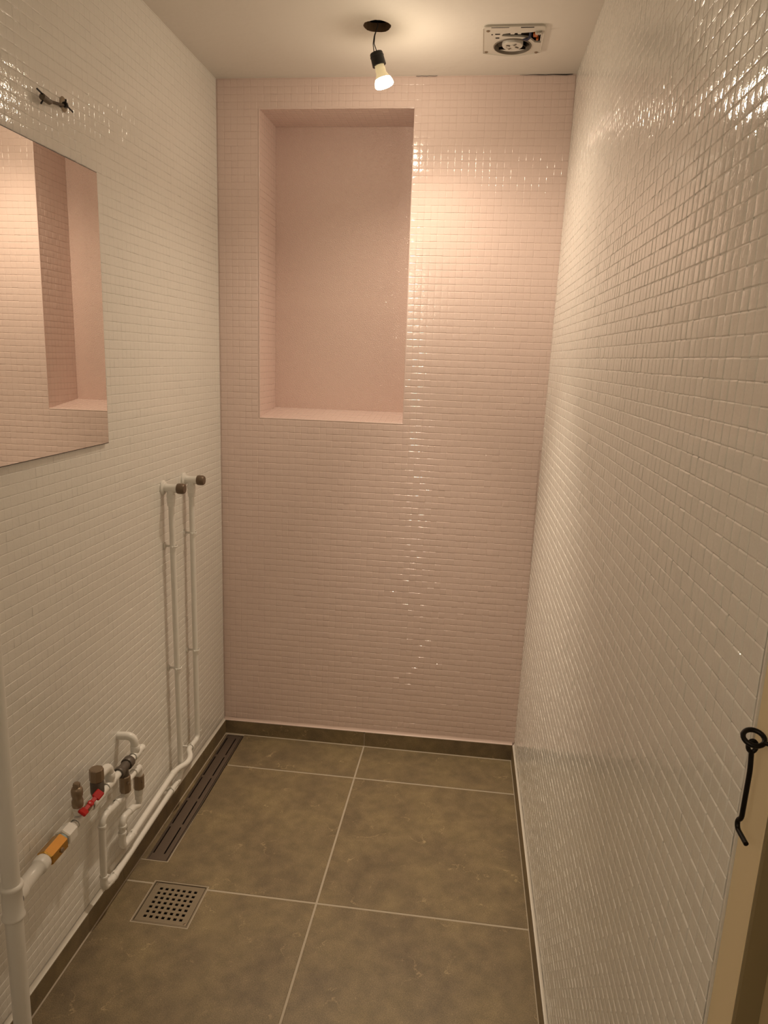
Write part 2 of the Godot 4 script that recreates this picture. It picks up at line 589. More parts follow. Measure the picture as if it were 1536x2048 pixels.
func room() -> void:
	var tm := tile_mesh(0.75)
	var tl := tile_mesh(0.28)
	var tp := tile_mesh(0.5)
	# floor slab with the two drains cut out, its top a grout bed
	var b := MB.new()
	var down := Transform3D(Vector3(1, 0, 0), Vector3(0, 0, -1), Vector3(0, 1, 0), Vector3(0, -0.0008, 0))
	var c := CHANNEL
	var s := SQUARE
	b.plate([-0.25, c.position.x, c.end.x + 0.0088, s.position.x, s.end.x, 1.75], [-3.6, -s.end.y, -s.position.y, -c.end.y, -c.position.y, 0.35], [Vector2i(1, 3), Vector2i(3, 1)], 0.12, down)
	var fl := obj("floor", b, m.grout)
	structure(fl, "brown-grey stone-look tile floor with pale grout lines", "floor")
	# the tiles, cut round the drains
	var zb := 0.2197
	var xa := 0.540
	var g := 0.0027
	var rows := [0.010, zb, zb + 0.6, zb + 1.2, ROOM + 0.05]
	var polys: Array = []
	var cx := func(z: float) -> float: return c.end.x + g + SKEW * (z - c.position.y)
	polys.append([Vector2(0.0095, c.position.y), Vector2(c.position.x - 0.0015, c.position.y), Vector2(c.position.x - 0.0015 + SKEW * c.size.y, c.end.y), Vector2(0.0095, c.end.y)])
	for r in 4:
		var z0: float = rows[r] + (g if r else 0.0)
		var z1: float = rows[r + 1] - g
		# right-hand column
		polys.append([Vector2(xa + g, z0), Vector2(1.083 + 0.0167 * z0, z0), Vector2(1.083 + 0.0167 * z1, z1), Vector2(xa + g, z1)])
		match r:
			0: polys.append([Vector2(cx.call(z0), z0), Vector2(xa - g, z0), Vector2(xa - g, z1), Vector2(cx.call(z1), z1)])
			1: polys.append([Vector2(cx.call(z0), z0), Vector2(xa - g, z0), Vector2(xa - g, z1), Vector2(s.end.x + g, z1), Vector2(s.end.x + g, s.position.y - g), Vector2(s.position.x - g, s.position.y - g), Vector2(s.position.x - g, z1), Vector2(0.010, z1), Vector2(0.010, c.end.y + g), Vector2(cx.call(c.end.y + g), c.end.y + g)])
			2: polys.append([Vector2(s.end.x + g, z0), Vector2(xa - g, z0), Vector2(xa - g, z1), Vector2(0.010, z1), Vector2(0.010, z0), Vector2(s.position.x - g, z0), Vector2(s.position.x - g, s.end.y + g), Vector2(s.end.x + g, s.end.y + g)])
			3: polys.append([Vector2(0.010, z0), Vector2(xa - g, z0), Vector2(xa - g, z1), Vector2(0.010, z1)])
	for poly in polys:
		slab_tile("floor_tile", poly, fl)
	# ceiling with the lamp hole and the fan's opening
	b = MB.new()
	var up := Transform3D(Vector3(1, 0, 0), Vector3(0, 0, 1), Vector3(0, -1, 0), Vector3(0, H, 0))
	var hc := Vector2(0.567, 0.349)
	var hs := 0.05
	var rows_z := [-0.35, 0.187, hc.y - hs, 0.317, hc.y + hs, 3.6]
	b.plate([-0.25, hc.x - hs, hc.x + hs, 0.868, 0.996, 1.75], rows_z, [Vector2i(1, 2), Vector2i(1, 3), Vector2i(3, 1), Vector2i(3, 2)], 0.15, up)
	# ragged round hole in the square cell
	var ring: Array = []
	var seg := 40
	for k in seg:
		var a := TAU * k / seg
		var r := 0.0365 + 0.0012 * sin(a * 5.0 + 1.0) + rng.randf_range(-0.0011, 0.0011)
		var d := Vector2(cos(a), sin(a))
		var q := d * (hs / maxf(absf(d.x), absf(d.y)))
		ring.append([hc + d * r, hc + q])
	for k in seg:
		var e0 = ring[k]
		var e1 = ring[(k + 1) % seg]
		b.face_out([Vector3(e0[0].x, H, e0[0].y), Vector3(e1[0].x, H, e1[0].y), Vector3(e1[1].x, H, e1[1].y), Vector3(e0[1].x, H, e0[1].y)], Vector3(hc.x, H + 1.0, hc.y))
	for sx in [-1.0, 1.0]:
		for sz in [-1.0, 1.0]:
			pass
	var ce := obj("ceiling", b, m.ceiling)
	structure(ce, "smooth matt off-white ceiling above the wet room", "ceiling")
	b = MB.new()
	for k in seg:
		var e0 = ring[k]
		var e1 = ring[(k + 1) % seg]
		b.face([Vector3(e0[0].x, H, e0[0].y), Vector3(e1[0].x, H, e1[0].y), Vector3(e1[0].x, H + 0.022, e1[0].y), Vector3(e0[0].x, H + 0.022, e0[0].y)])
	obj("hole_rim", b, m.gypsum, ce)
	b = MB.new()
	b.box(Vector3(hc.x, H + 0.10, hc.y), Vector3(0.10, 0.11, 0.10))
	for k in seg:
		var e0 = ring[k]
		var e1 = ring[(k + 1) % seg]
	obj("hole_cavity", cavity(Vector3(hc.x - hs, H + 0.022, hc.y - hs), Vector3(hc.x + hs, H + 0.14, hc.y + hs)), m.black, ce)
	for e in [[0.955, 1.113], [0.640, 0.705]]:
		b = MB.new()
		var pts: Array = []
		for k in 9:
			pts.append(Vector3(lerpf(e[0], e[1], k / 8.0), H - 0.0012 - 0.0008 * sin(k * 2.1), 0.0011))
		b.tube(pts, [0.0002, 0.0005, 0.0006, 0.0009, 0.0008, 0.0011, 0.0012, 0.0014, 0.0009] if e[0] > 0.9 else 0.0005, 6)
		obj("ceiling_crack", b, m.bakelite, ce)
	# left wall
	b = MB.new()
	b.plate([-3.6, -ROOM, 0.3], [-0.12, H + 0.15], [], 0.12, Transform3D(Basis(), Vector3(0, 0, -RISE)))
	var wl := obj("wall_left", b, m.white, self, WALL_LEFT)
	structure(wl, "left wall of small square mosaic painted glossy white", "wall")
	lay(wl, tl, m.white, Transform3D(), -ROOM, -0.002, 0.066, H - 0.003, no_hole, 300, func(u, v): return (u < -0.79 and v > 1.18 and v < 1.83) or u < -1.27)
	# right wall
	b = MB.new()
	b.plate([-0.3, ROOM], [-0.12, H + 0.15], [], 0.12, Transform3D(Basis(), Vector3(0, 0, -RISE)))
	var wr := obj("wall_right", b, m.white, self, right_frame())
	structure(wr, "right wall of small square mosaic painted glossy white", "wall")
	lay(wr, tm, m.white, Transform3D(), 0.002, ROOM - 0.004, 0.070, H - 0.003, no_hole, 300, no_hole, 1.35)
	# back wall with the niche
	b = MB.new()
	var nr := NICHE
	b.plate([-0.25, nr.position.x, nr.end.x, 1.45], [-0.12, nr.position.y, nr.end.y, H + 0.15], [Vector2i(1, 1)], 0.30, Transform3D(Basis(), Vector3(0, 0, -RISE)))
	var wb := obj("wall_back", b, m.pink)
	structure(wb, "pink painted mosaic back wall with a tall recessed niche", "wall")
	lay(wb, tp, m.pink, Transform3D(), 0.002, 1.122, 0.064, H - 0.003, func(u, v): return Rect2(nr.position.x - 0.004, nr.position.y - 0.004, nr.size.x + 0.008, nr.size.y + 0.008).has_point(Vector2(u, v)) or u > 1.094 + 0.0149 * v, 300, no_hole)
	# niche: plain stippled back, mosaic sides, top and sill (the sill falls towards the room)
	b = MB.new()
	b.box(Vector3(nr.get_center().x, nr.get_center().y, -NICHE_D - 0.02), Vector3(nr.size.x, nr.size.y, 0.04))
	obj("niche_back", b, m.stipple, wb)
	var d := NICHE_D
	lay(wb, tp, m.pink, Transform3D(Vector3(0, 0, -1), Vector3(0, 1, 0), Vector3(1, 0, 0), Vector3(nr.position.x + 0.0014, 0, 0)), 0.0, d, nr.position.y, nr.end.y, no_hole, 0, no_hole)
	lay(wb, tp, m.pink, Transform3D(Vector3(0, 0, 1), Vector3(0, 1, 0), Vector3(-1, 0, 0), Vector3(nr.end.x - 0.0014, 0, 0)), -d, 0.0, nr.position.y, nr.end.y, no_hole, 0, no_hole)
	lay(wb, tp, m.pink, Transform3D(Vector3(1, 0, 0), Vector3(0, 0, 1), Vector3(0, -1, 0), Vector3(0, nr.end.y - 0.0014, 0)), nr.position.x, nr.end.x, -d, 0.0, no_hole, 0, no_hole)
	var tilt := atan(0.024 / d)
	var sill := Transform3D(Vector3(1, 0, 0), Vector3(0, sin(tilt), -cos(tilt)), Vector3(0, cos(tilt), sin(tilt)), Vector3(0, nr.position.y + 0.0014, 0))
	b = MB.new()
	b.xf = sill
	b.box(Vector3(nr.get_center().x, d * 0.52, -RISE - 0.006), Vector3(nr.size.x, d * 1.04, 0.012))
	obj("niche_sill", b, m.pink, wb)
	lay(wb, tp, m.pink, sill, nr.position.x, nr.end.x, 0.0, d, no_hole, 0, no_hole)
	# paint-filled outer corner of the niche
	b = MB.new()
	for e in [[nr.position, Vector2(nr.position.x, nr.end.y)], [Vector2(nr.end.x, nr.position.y), nr.end], [Vector2(nr.position.x, nr.end.y), nr.end], [nr.position, Vector2(nr.end.x, nr.position.y)]]:
		b.tube([Vector3(e[0].x, e[0].y, -0.0015), Vector3(e[1].x, e[1].y, -0.0015)], 0.0021, 8)
	obj("niche_edge_trim", b, m.pink, wb)
	# hall behind the doorway
	b = MB.new()
	b.plate([-3.62, -ROOM - 0.12], [-0.12, H + 0.15], [], 0.12, Transform3D())
	var hr := Transform3D(Vector3(0, 0, 1), Vector3(0, 1, 0), Vector3(-1, 0, 0), Vector3(1.62, 0, 0))
	b = MB.new()
	b.plate([ROOM, 3.6], [-0.12, H + 0.15], [], 0.12, Transform3D())
	structure(obj("wall_hall_right", b, m.plaster, self, hr), "hall wall to the right of the doorway", "wall")
	b = MB.new()
	b.plate([-1.75, 0.25], [-0.12, H + 0.15], [], 0.12, Transform3D())
	structure(obj("wall_hall_end", b, m.plaster, self, Transform3D(Vector3(-1, 0, 0), Vector3(0, 1, 0), Vector3(0, 0, -1), Vector3(0, 0, 3.48))), "hall wall facing the wet room", "wall")


func cavity(lo: Vector3, hi: Vector3, open_top := false) -> MB:   # the five inner faces of a box that is open below (or above)
	var b := MB.new()
	var mid := (lo + hi) * 0.5
	var quads := [
		[Vector3(lo.x, lo.y, lo.z), Vector3(lo.x, hi.y, lo.z), Vector3(lo.x, hi.y, hi.z), Vector3(lo.x, lo.y, hi.z)],
		[Vector3(hi.x, lo.y, lo.z), Vector3(hi.x, hi.y, lo.z), Vector3(hi.x, hi.y, hi.z), Vector3(hi.x, lo.y, hi.z)],
		[Vector3(lo.x, lo.y, lo.z), Vector3(lo.x, hi.y, lo.z), Vector3(hi.x, hi.y, lo.z), Vector3(hi.x, lo.y, lo.z)],
		[Vector3(lo.x, lo.y, hi.z), Vector3(lo.x, hi.y, hi.z), Vector3(hi.x, hi.y, hi.z), Vector3(hi.x, lo.y, hi.z)]]
	var y := lo.y if open_top else hi.y
	quads.append([Vector3(lo.x, y, lo.z), Vector3(hi.x, y, lo.z), Vector3(hi.x, y, hi.z), Vector3(lo.x, y, hi.z)])
	for q in quads:
		var c: Vector3 = (q[0] + q[1] + q[2] + q[3]) / 4.0
		b.face_out(q, c * 2.0 - mid)
	return b


func slab_tile(called: String, poly: Array, parent: Node3D) -> void:
	# poly: x, z going right, then towards the viewer; a thin tile with a softened rim
	var b := MB.new()
	var cnt := poly.size()
	var area := 0.0
	for k in cnt:
		area += poly[k].cross(poly[(k + 1) % cnt])
	if area < 0.0: poly.reverse()
	var off := Vector2(rng.randf(), rng.randf())
	var flip := 1.0 if rng.randf() > 0.5 else -1.0
	var inner := PackedVector2Array()
	for k in cnt:
		var p: Vector2 = poly[k]
		var e0: Vector2 = (p - poly[(k + cnt - 1) % cnt]).normalized()
		var e1: Vector2 = (poly[(k + 1) % cnt] - p).normalized()
		inner.append(p + (Vector2(-e0.y, e0.x) + Vector2(-e1.y, e1.x)) * 0.0012)
	var ids: Array = []
	for p in inner:
		ids.append(b.vert(Vector3(p.x, 0, p.y), Vector3.UP, p * flip / 1.15 + off))
	var tr := Geometry2D.triangulate_polygon(inner)
	for k in range(0, tr.size(), 3):
		var a: int = tr[k]; var c: int = tr[k + 1]; var d: int = tr[k + 2]
		if (inner[c] - inner[a]).cross(inner[d] - inner[a]) > 0.0:
			b.tri(ids[a], ids[d], ids[c])
		else:
			b.tri(ids[a], ids[c], ids[d])
	for k in cnt:
		var q := (k + 1) % cnt
		var p0: Vector2 = poly[k]; var p1: Vector2 = poly[q]
		var uv0 := p0 * flip / 1.15 + off
		var uv1 := p1 * flip / 1.15 + off
		b.face([Vector3(inner[q].x, 0, inner[q].y), Vector3(p1.x, -0.0009, p1.y), Vector3(p0.x, -0.0009, p0.y), Vector3(inner[k].x, 0, inner[k].y)].slice(0, 4) if false else [Vector3(inner[k].x, 0, inner[k].y), Vector3(inner[q].x, 0, inner[q].y), Vector3(p1.x, -0.0009, p1.y), Vector3(p0.x, -0.0009, p0.y)], [uv0, uv1, uv1, uv0])
		b.face([Vector3(p0.x, -0.0009, p0.y), Vector3(p1.x, -0.0009, p1.y), Vector3(p1.x, -0.008, p1.y), Vector3(p0.x, -0.008, p0.y)], [uv0, uv1, uv1, uv0])
	obj(called, b, m.stone, parent)


# ------------------------------------------------------------------ baseboards
# Runs of thin tile standing in front of the wall, with a painted bead of sealant along the top.
func baseboards() -> void:
	var rf := right_frame()
	var runs := [
		["baseboard_left", WALL_LEFT, [-ROOM, -1.43, -0.83, -0.235, -0.008], 0.0535, 0.0535, m.caulk, "low stone-look tile baseboard along the pipework wall"],
		["baseboard_back", Transform3D(), [0.0, 0.541, 1.0835], 0.0535, 0.061, m.caulk_pink, "low stone-look tile baseboard under the pink wall"],
		["baseboard_right", rf, [0.008, 0.21, 0.82, 1.42, ROOM], 0.061, 0.055, m.caulk, "low stone-look tile baseboard along the bare white wall"]]
	var th := 0.0075
	for run in runs:
		var root := Node3D.new()
		root.name = run[0]
		root.transform = run[1]
		add_child(root, true)
		structure(root, run[6], "baseboard")
		var us: Array = run[2]
		var u_lo: float = us[0]
		var u_hi: float = us[-1]
		for k in us.size() - 1:
			var b := MB.new()
			var u0: float = us[k] + 0.0012
			var u1: float = us[k + 1] - 0.0012
			var h0: float = lerpf(run[3], run[4], (u0 - u_lo) / (u_hi - u_lo))
			var h1: float = lerpf(run[3], run[4], (u1 - u_lo) / (u_hi - u_lo))
			var off := Vector2(rng.randf(), rng.randf())
			var y0 := 0.0014
			b.face([Vector3(u0, y0, th), Vector3(u1, y0, th), Vector3(u1, h1 - 0.001, th), Vector3(u0, h0 - 0.001, th)], [off + Vector2(u0, 0), off + Vector2(u1, 0), off + Vector2(u1, h1), off + Vector2(u0, h0)])
			b.face([Vector3(u0, h0 - 0.001, th), Vector3(u1, h1 - 0.001, th), Vector3(u1, h1, th - 0.001), Vector3(u0, h0, th - 0.001)], [off, off, off, off])
			b.face([Vector3(u0, h0, th - 0.001), Vector3(u1, h1, th - 0.001), Vector3(u1, h1, -0.001), Vector3(u0, h0, -0.001)], [off, off, off, off])
			b.face([Vector3(u0, y0, -0.001), Vector3(u0, y0, th), Vector3(u0, h0 - 0.001, th), Vector3(u0, h0, -0.001)], [off, off, off, off])
			b.face([Vector3(u1, y0, th), Vector3(u1, y0, -0.001), Vector3(u1, h1, -0.001), Vector3(u1, h1 - 0.001, th)], [off, off, off, off])
			obj("baseboard_tile", b, m.stone, root)
		# grout behind and below the tiles
		var gb := MB.new()
		var hm := minf(run[3], run[4])
		gb.box(Vector3((u_lo + u_hi) / 2, hm / 2 - 0.001, 0.0028), Vector3(u_hi - u_lo, hm - 0.002, 0.0076))
		gb.face([Vector3(u_lo, -0.0012, 0.0105), Vector3(u_hi, -0.0012, 0.0105), Vector3(u_hi, 0.0022, th - 0.0006), Vector3(u_lo, 0.0022, th - 0.0006)])
		obj("grout", gb, m.grout, root)
		# sealant bead
		var cb := MB.new()
		var prev: Array = []
		for k in 25:
			var s := k / 24.0
			var u := lerpf(u_lo, u_hi, s)
			var h: float = lerpf(run[3], run[4], s)
			var w := 0.0007 * sin(s * 41.0 + 1.3) + 0.0004 * sin(s * 97.0)
			var row: Array = []
			for q in 6:
				var a := q / 5.0
				row.append([Vector3(u, h + 0.0004 + (0.0105 + w) * a * a, (th - 0.0012) * (1.0 - a) + 0.0002), Vector3(0, 0.9 - 0.7 * a, 0.45 + 0.5 * a)])
			if prev.size():
				for q in 5:
					var a0 := cb.vert(prev[q][0], prev[q][1]); var a1 := cb.vert(row[q][0], row[q][1]); var a2 := cb.vert(row[q + 1][0], row[q + 1][1]); var a3 := cb.vert(prev[q + 1][0], prev[q + 1][1])
					cb.tri(a0, a1, a2); cb.tri(a0, a2, a3)
			prev = row
		obj("sealant_bead", cb, run[5], root)


# ------------------------------------------------------------------ doorway at the viewer's side
func doorway() -> void:
	# front wall: solid left of the opening and above it
	var fr := Transform3D(Vector3(-1, 0, 0), Vector3(0, 1, 0), Vector3(0, 0, -1), Vector3(0, 0, ROOM + 0.004))
	var b := MB.new()
	b.plate([-1.75, -1.133, -0.05, 0.25], [-0.12, 0.0, 2.06, H + 0.15], [Vector2i(1, 1), Vector2i(0, 0), Vector2i(0, 1), Vector2i(0, 2)], 0.12, fr)
	structure(obj("wall_front", b, m.plaster, self, fr if false else Transform3D()), "plastered wall around the doorway", "wall")
	# right jamb with a rebate for the door, made of one stepped post
	var t := thing("door_1", "pale wooden door frame post at the right edge, next to the last mosaic column", "door frame", Transform3D(Basis(), Vector3(1.14, 0, ROOM)))
	t.set_meta("kind", "structure")
	b = MB.new()
	b.xf = right_frame_lean()
	b.box(Vector3(0.045, 1.03, 0.0245), Vector3(0.084, 2.06, 0.049), 0.0025)
	obj("inner_post", b, m.wood, t)
	b = MB.new()
	b.xf = right_frame_lean()
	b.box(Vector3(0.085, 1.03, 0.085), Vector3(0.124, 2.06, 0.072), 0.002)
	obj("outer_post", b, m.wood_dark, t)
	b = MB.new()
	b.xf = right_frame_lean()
	b.box(Vector3(0.0135, 1.03, 0.0505), Vector3(0.021, 2.058, 0.005), 0.0012)  # shade on the step facing the viewer, put in as a darker strip
	obj("step_shade", b, m.step_shade_tone, t)
	b = MB.new()
	b.box(Vector3(0.31, H * 0.5, 0.061), Vector3(0.36, H + 0.2, 0.12))
	obj("masonry", b, m.plaster, t)
	b = MB.new()
	b.box(Vector3(-0.548, 2.045, 0.06), Vector3(1.08, 0.03, 0.12), 0.002)
	obj("head_rail", b, m.wood, t)


func right_frame_lean() -> Transform3D:   # the post leans with the right wall
	var f := right_frame()
	var p := f * Vector3(ROOM, 0, 0)
	return Transform3D(Basis(Vector3(0, 0, 1), -0.0149), Vector3(p.x - 1.14 - 0.001, 0, 0))


# ------------------------------------------------------------------ drains
func drains() -> void:
	# long channel
	var c := CHANNEL
	var t := thing("channel_drain", "long narrow slotted shower channel in the floor along the left baseboard", "floor drain", Transform3D(Basis(Vector3.UP, SKEW), Vector3(c.position.x, 0, c.position.y)))
	var w := c.size.x
	var l := c.size.y
	var flat := Transform3D(Vector3(1, 0, 0), Vector3(0, 0, -1), Vector3(0, 1, 0), Vector3(0, 0, 0))
	var b := MB.new()
	b.plate([0.0, 0.0028, w - 0.0085, w - 0.0062, w - 0.0048, w - 0.0026, w], [-l, -l + 0.003, -0.003, 0.0], [Vector2i(1, 1), Vector2i(4, 1)], 0.012, flat)
	obj("frame", b, m.dark_steel, t)
	b = MB.new()
	var us := [0.0034, 0.0050, 0.0094, 0.0376, 0.0420, w - 0.0092]
	var zs: Array = [-l + 0.0036]
	var edges := [0.039, 0.158, 0.173, 0.294, 0.3065, 0.4295, 0.4425, 0.564, 0.5785, 0.7015]
	# six slots a row
	var slots := [[0.039, 0.158], [0.173, 0.294], [0.3065, 0.4295], [0.4425, 0.5635], [0.5785, 0.7015]]
	slots.reverse()
	for sl in slots:
		zs.append(-(sl[1] - c.position.y)); zs.append(-(sl[0] - c.position.y))
	zs.append(-0.0036)
	var skip: Array = []
	for k in slots.size():
		skip.append(Vector2i(1, 1 + 2 * k)); skip.append(Vector2i(3, 1 + 2 * k))
	b.plate(us, zs, skip, 0.003, Transform3D(flat.basis, Vector3(0, -0.0012, 0)))
	obj("slotted_cover", b, m.dark_steel, t)
	obj("trough", cavity(Vector3(0.001, -0.06, 0.001), Vector3(w - 0.001, -0.011, l - 0.001), true), m.black, t)
	# square trap
	var s := SQUARE
	t = thing("square_drain", "square steel floor drain with a seven by seven grid of holes", "floor drain", Transform3D(Basis(), Vector3(s.position.x, 0, s.position.y)))
	var q := s.size.x
	var qz := s.size.y
	b = MB.new()
	b.plate([0.0, 0.0030, q - 0.0030, q], [-qz, -qz + 0.0030, -0.0030, 0.0], [Vector2i(1, 1)], 0.012, flat)
	obj("frame", b, m.steel, t)
	b = MB.new()
	us = [0.0048]
	zs = [-qz + 0.0048]
	skip = []
	for k in 7:
		var u := 0.0268 + 0.0160 * k
		us.append(u - 0.0042); us.append(u + 0.0042)
		var z := -(0.0250 + 0.0166 * (6 - k))
		zs.append(z - 0.0042); zs.append(z + 0.0042)
		for k2 in 7:
			skip.append(Vector2i(1 + 2 * k, 1 + 2 * k2))
	us.append(q - 0.0048)
	zs.append(-0.0048)
	b.plate(us, zs, skip, 0.003, Transform3D(flat.basis, Vector3(0, -0.0010, 0)))
	obj("grate", b, m.steel, t)
	for p in [Vector2(q - 0.011, qz - 0.011), Vector2(0.011, 0.011)]:
		b = MB.new()
		b.lathe([Vector2(0.0038, -0.0015), Vector2(0.0038, -0.0006), Vector2(0.003, -0.0002), Vector2(0.0012, -0.0002), Vector2(0.0011, -0.001), Vector2(0.0001, -0.001)], Transform3D(Basis(), Vector3(p.x, 0, p.y)), 14)
		obj("screw", b, m.nickel, t)
	obj("trap", cavity(Vector3(0.001, -0.09, 0.001), Vector3(q - 0.001, -0.011, qz - 0.001), true), m.black, t)


# ------------------------------------------------------------------ mirror
func mirror() -> void:
	var w := 0.50
	var h := 0.610
	# hangs a touch askew: its far edge sits closer to the wall
	var t := thing("wall_mirror", "frameless rectangular mirror on the left wall reflecting the pink niche", "mirror", Transform3D(Basis(Vector3.UP, 0.0), Vector3(0.0045, 1.1975, 0.806)))
	t.rotation.y = 0.0075
	var b := MB.new()
	b.box(Vector3(0.0030, h / 2, w / 2), Vector3(0.0030, h - 0.0036, w - 0.0036))
	obj("mirror_glass", b, m.mirror, t)
	b = MB.new()
	b.box(Vector3(0.0018, h / 2, w / 2), Vector3(0.0040, h, w), 0.0004)
	obj("backing", b, m.mirror_edge, t)


# ------------------------------------------------------------------ pipework
const RX := 0.046
const RZ := 1.335


func riser() -> void:
	var t := thing("riser_pipe", "thick white vertical pipe standing at the left edge of the picture", "pipe", Transform3D(Basis(), Vector3(RX, 0, RZ)))
	var b := MB.new()
	b.tube([Vector3(0, -0.001, 0), Vector3(0, H, 0)], 0.0168, 24, false)
	obj("pipe", b, m.enamel, t)
	# tee with two swollen rims
	b = MB.new()
	b.lathe([Vector2(0.0165, 0.326), Vector2(0.0205, 0.327), Vector2(0.0218, 0.3295), Vector2(0.0214, 0.333), Vector2(0.0192, 0.337), Vector2(0.0190, 0.389), Vector2(0.0214, 0.393), Vector2(0.0226, 0.397), Vector2(0.0214, 0.4015), Vector2(0.0165, 0.403)], Transform3D(), 26, 0.5)
	obj("tee", b, m.enamel, t)
	b = MB.new()
	b.lathe([Vector2(0.028, 0.0), Vector2(0.028, 0.002), Vector2(0.026, 0.004), Vector2(0.0165, 0.004)], Transform3D(), 22)
	obj("floor_collar", b, m.enamel, t)


func supply() -> void:
	# the valve train that runs from the riser towards the back, its axis at x 0.042
	var x := 0.042
	var t := thing("valve_assembly", "white supply pipe with brass valve, red lever and grey fittings low on the left wall", "pipe", Transform3D(Basis(), Vector3(0, 0, 0)))
	var y := 0.372
	var z_dir := Vector3(0, 0, -1)
	var b := MB.new()
	# stub out of the tee
	b.lathe([Vector2(0.0185, 0.010), Vector2(0.0185, 0.028), Vector2(0.0165, 0.033), Vector2(0.0150, 0.036), Vector2(0.0150, 0.090), Vector2(0.0172, 0.092), Vector2(0.0180, 0.096), Vector2(0.0180, 0.108), Vector2(0.0168, 0.114), Vector2(0.012, 0.117)], along(Vector3(0.045, 0.3635, RZ), Vector3(-0.03, 0.03, -1.0)), 22, 0.6)
	obj("branch_pipe", b, m.enamel, t)
	# brass body
	b = MB.new()
	hexnut(b, Vector3(x, 0.3675, 1.189), z_dir, 0.0200, 0.062, 6, PI / 6)
	var bv := obj("brass_valve", b, m.brass, t)
	bv.set_meta("label", "polished brass valve body")
	b = MB.new()
	b.lathe([Vector2(0.0001, 0.0035), Vector2(0.003, 0.0035), Vector2(0.0052, 0.0028), Vector2(0.0058, 0.0), Vector2(0.0058, -0.002)], along(Vector3(x + 0.0173, 0.3665, 1.184), Vector3.RIGHT), 14)
	obj("valve_screw", b, m.nickel, bv)
	b = MB.new()
	b.lathe([Vector2(0.0145, 0.0), Vector2(0.0150, 0.010), Vector2(0.0172, 0.0105), Vector2(0.0172, 0.0135), Vector2(0.015, 0.014)], along(Vector3(x, 0.3685, 1.160), z_dir), 22)
	obj("gasket", b, m.gasket, t)
	b = MB.new()
	hexnut(b, Vector3(x, 0.369, 1.136), z_dir, 0.0205, 0.034, 6, PI / 6)
	b.lathe([Vector2(0.016, 0.0), Vector2(0.0115, 0.010), Vector2(0.0105, 0.012)], along(Vector3(x, 0.369, 1.120), z_dir), 18)
	obj("union_nut", b, m.enamel, t)
	# main run
	b = MB.new()
	b.tube([Vector3(x, 0.369, 1.125), Vector3(x, y, 0.880)], 0.0094, 16)
	b.tube([Vector3(x, y, 0.845), Vector3(x, y - 0.002, 0.770)], 0.0094, 16)
	b.lathe([Vector2(0.0088, 0), Vector2(0.0098, 0.002), Vector2(0.0098, 0.012), Vector2(0.0075, 0.0165), Vector2(0.003, 0.0185), Vector2(0.0001, 0.019)], along(Vector3(x, y - 0.002, 0.776), z_dir), 16, 0.5)
	collar(b, Vector3(x, y, 0.945), z_dir, 0.0118, 0.030)
	collar(b, Vector3(x, y, 1.010), z_dir, 0.0135, 0.048)
	collar(b, Vector3(x, 0.371, 1.086), z_dir, 0.0122, 0.030)
	obj("main_pipe", b, m.enamel, t)
	# drain cock
	var zc := 1.086
	b = MB.new()
	b.lathe([Vector2(0.0095, 0.008), Vector2(0.0095, 0.016), Vector2(0.0115, 0.0175), Vector2(0.0115, 0.0205), Vector2(0.0095, 0.022), Vector2(0.0095, 0.026)], along(Vector3(x, 0.378, zc), Vector3.UP), 18)
	obj("cock_base", b, m.enamel, t)
	b = MB.new()
	b.lathe([Vector2(0.0085, 0.026), Vector2(0.0118, 0.027), Vector2(0.0128, 0.031), Vector2(0.0128, 0.042), Vector2(0.0112, 0.045), Vector2(0.0108, 0.051), Vector2(0.0125, 0.055), Vector2(0.0130, 0.062), Vector2(0.0130, 0.068), Vector2(0.0112, 0.073), Vector2(0.0078, 0.075), Vector2(0.0074, 0.083), Vector2(0.006, 0.0855), Vector2(0.0001, 0.086)], along(Vector3(x, 0.378, zc), Vector3.UP), 20, 0.6)
	for k in 8:
		var a := TAU * k / 8.0
		b.box(Vector3(x + cos(a) * 0.0074, 0.378 + 0.0795, zc + sin(a) * 0.0074), Vector3(0.0014, 0.008, 0.0014))
	obj("drain_cock", b, m.nickel, t)
	# ball valve lever
	b = MB.new()
	b.lathe([Vector2(0.0085, 0.0), Vector2(0.0085, 0.012), Vector2(0.006, 0.014), Vector2(0.0001, 0.014)], along(Vector3(x + 0.004, 0.379, 1.060), Vector3(0.55, 0.83, 0)), 14)
	obj("valve_stem", b, m.nickel, t)
	b = MB.new()
	var lc := Vector3(x + 0.016, 0.3965, 1.060)
	var lb := Basis(Vector3(0.83, -0.55, 0).normalized(), Vector3(0.55, 0.83, 0).normalized(), Vector3(0, 0, 1))
	lb = lb * Basis(Vector3(1, 0, 0), 0.10)
	for sg in [-1.0, 1.0]:
		b.xf = Transform3D(lb, lc)
		b.box(Vector3(0, 0.000, sg * 0.012), Vector3(0.010, 0.0035, 0.022), 0.0012)
		b.xf = Transform3D(lb * Basis(Vector3(1, 0, 0), sg * -0.30), lc + lb * Vector3(0, 0.0015, sg * 0.030))
		b.box(Vector3.ZERO, Vector3(0.0200, 0.0070, 0.022), 0.0022)
	b.xf = Transform3D(lb, lc)
	b.lathe([Vector2(0.0001, 0.0035), Vector2(0.0055, 0.0035), Vector2(0.0075, 0.002), Vector2(0.0075, -0.003)], Transform3D(), 14)
	obj("lever", b, m.red, t).set_meta("label", "red butterfly lever")
	# strainer
	var zf := 1.000
	b = MB.new()
	b.lathe([Vector2(0.0125, 0.380), Vector2(0.0150, 0.383), Vector2(0.0158, 0.387), Vector2(0.0158, 0.413), Vector2(0.0148, 0.4145), Vector2(0.0148, 0.4165)], Transform3D(Basis(), Vector3(x, 0, zf)), 24)
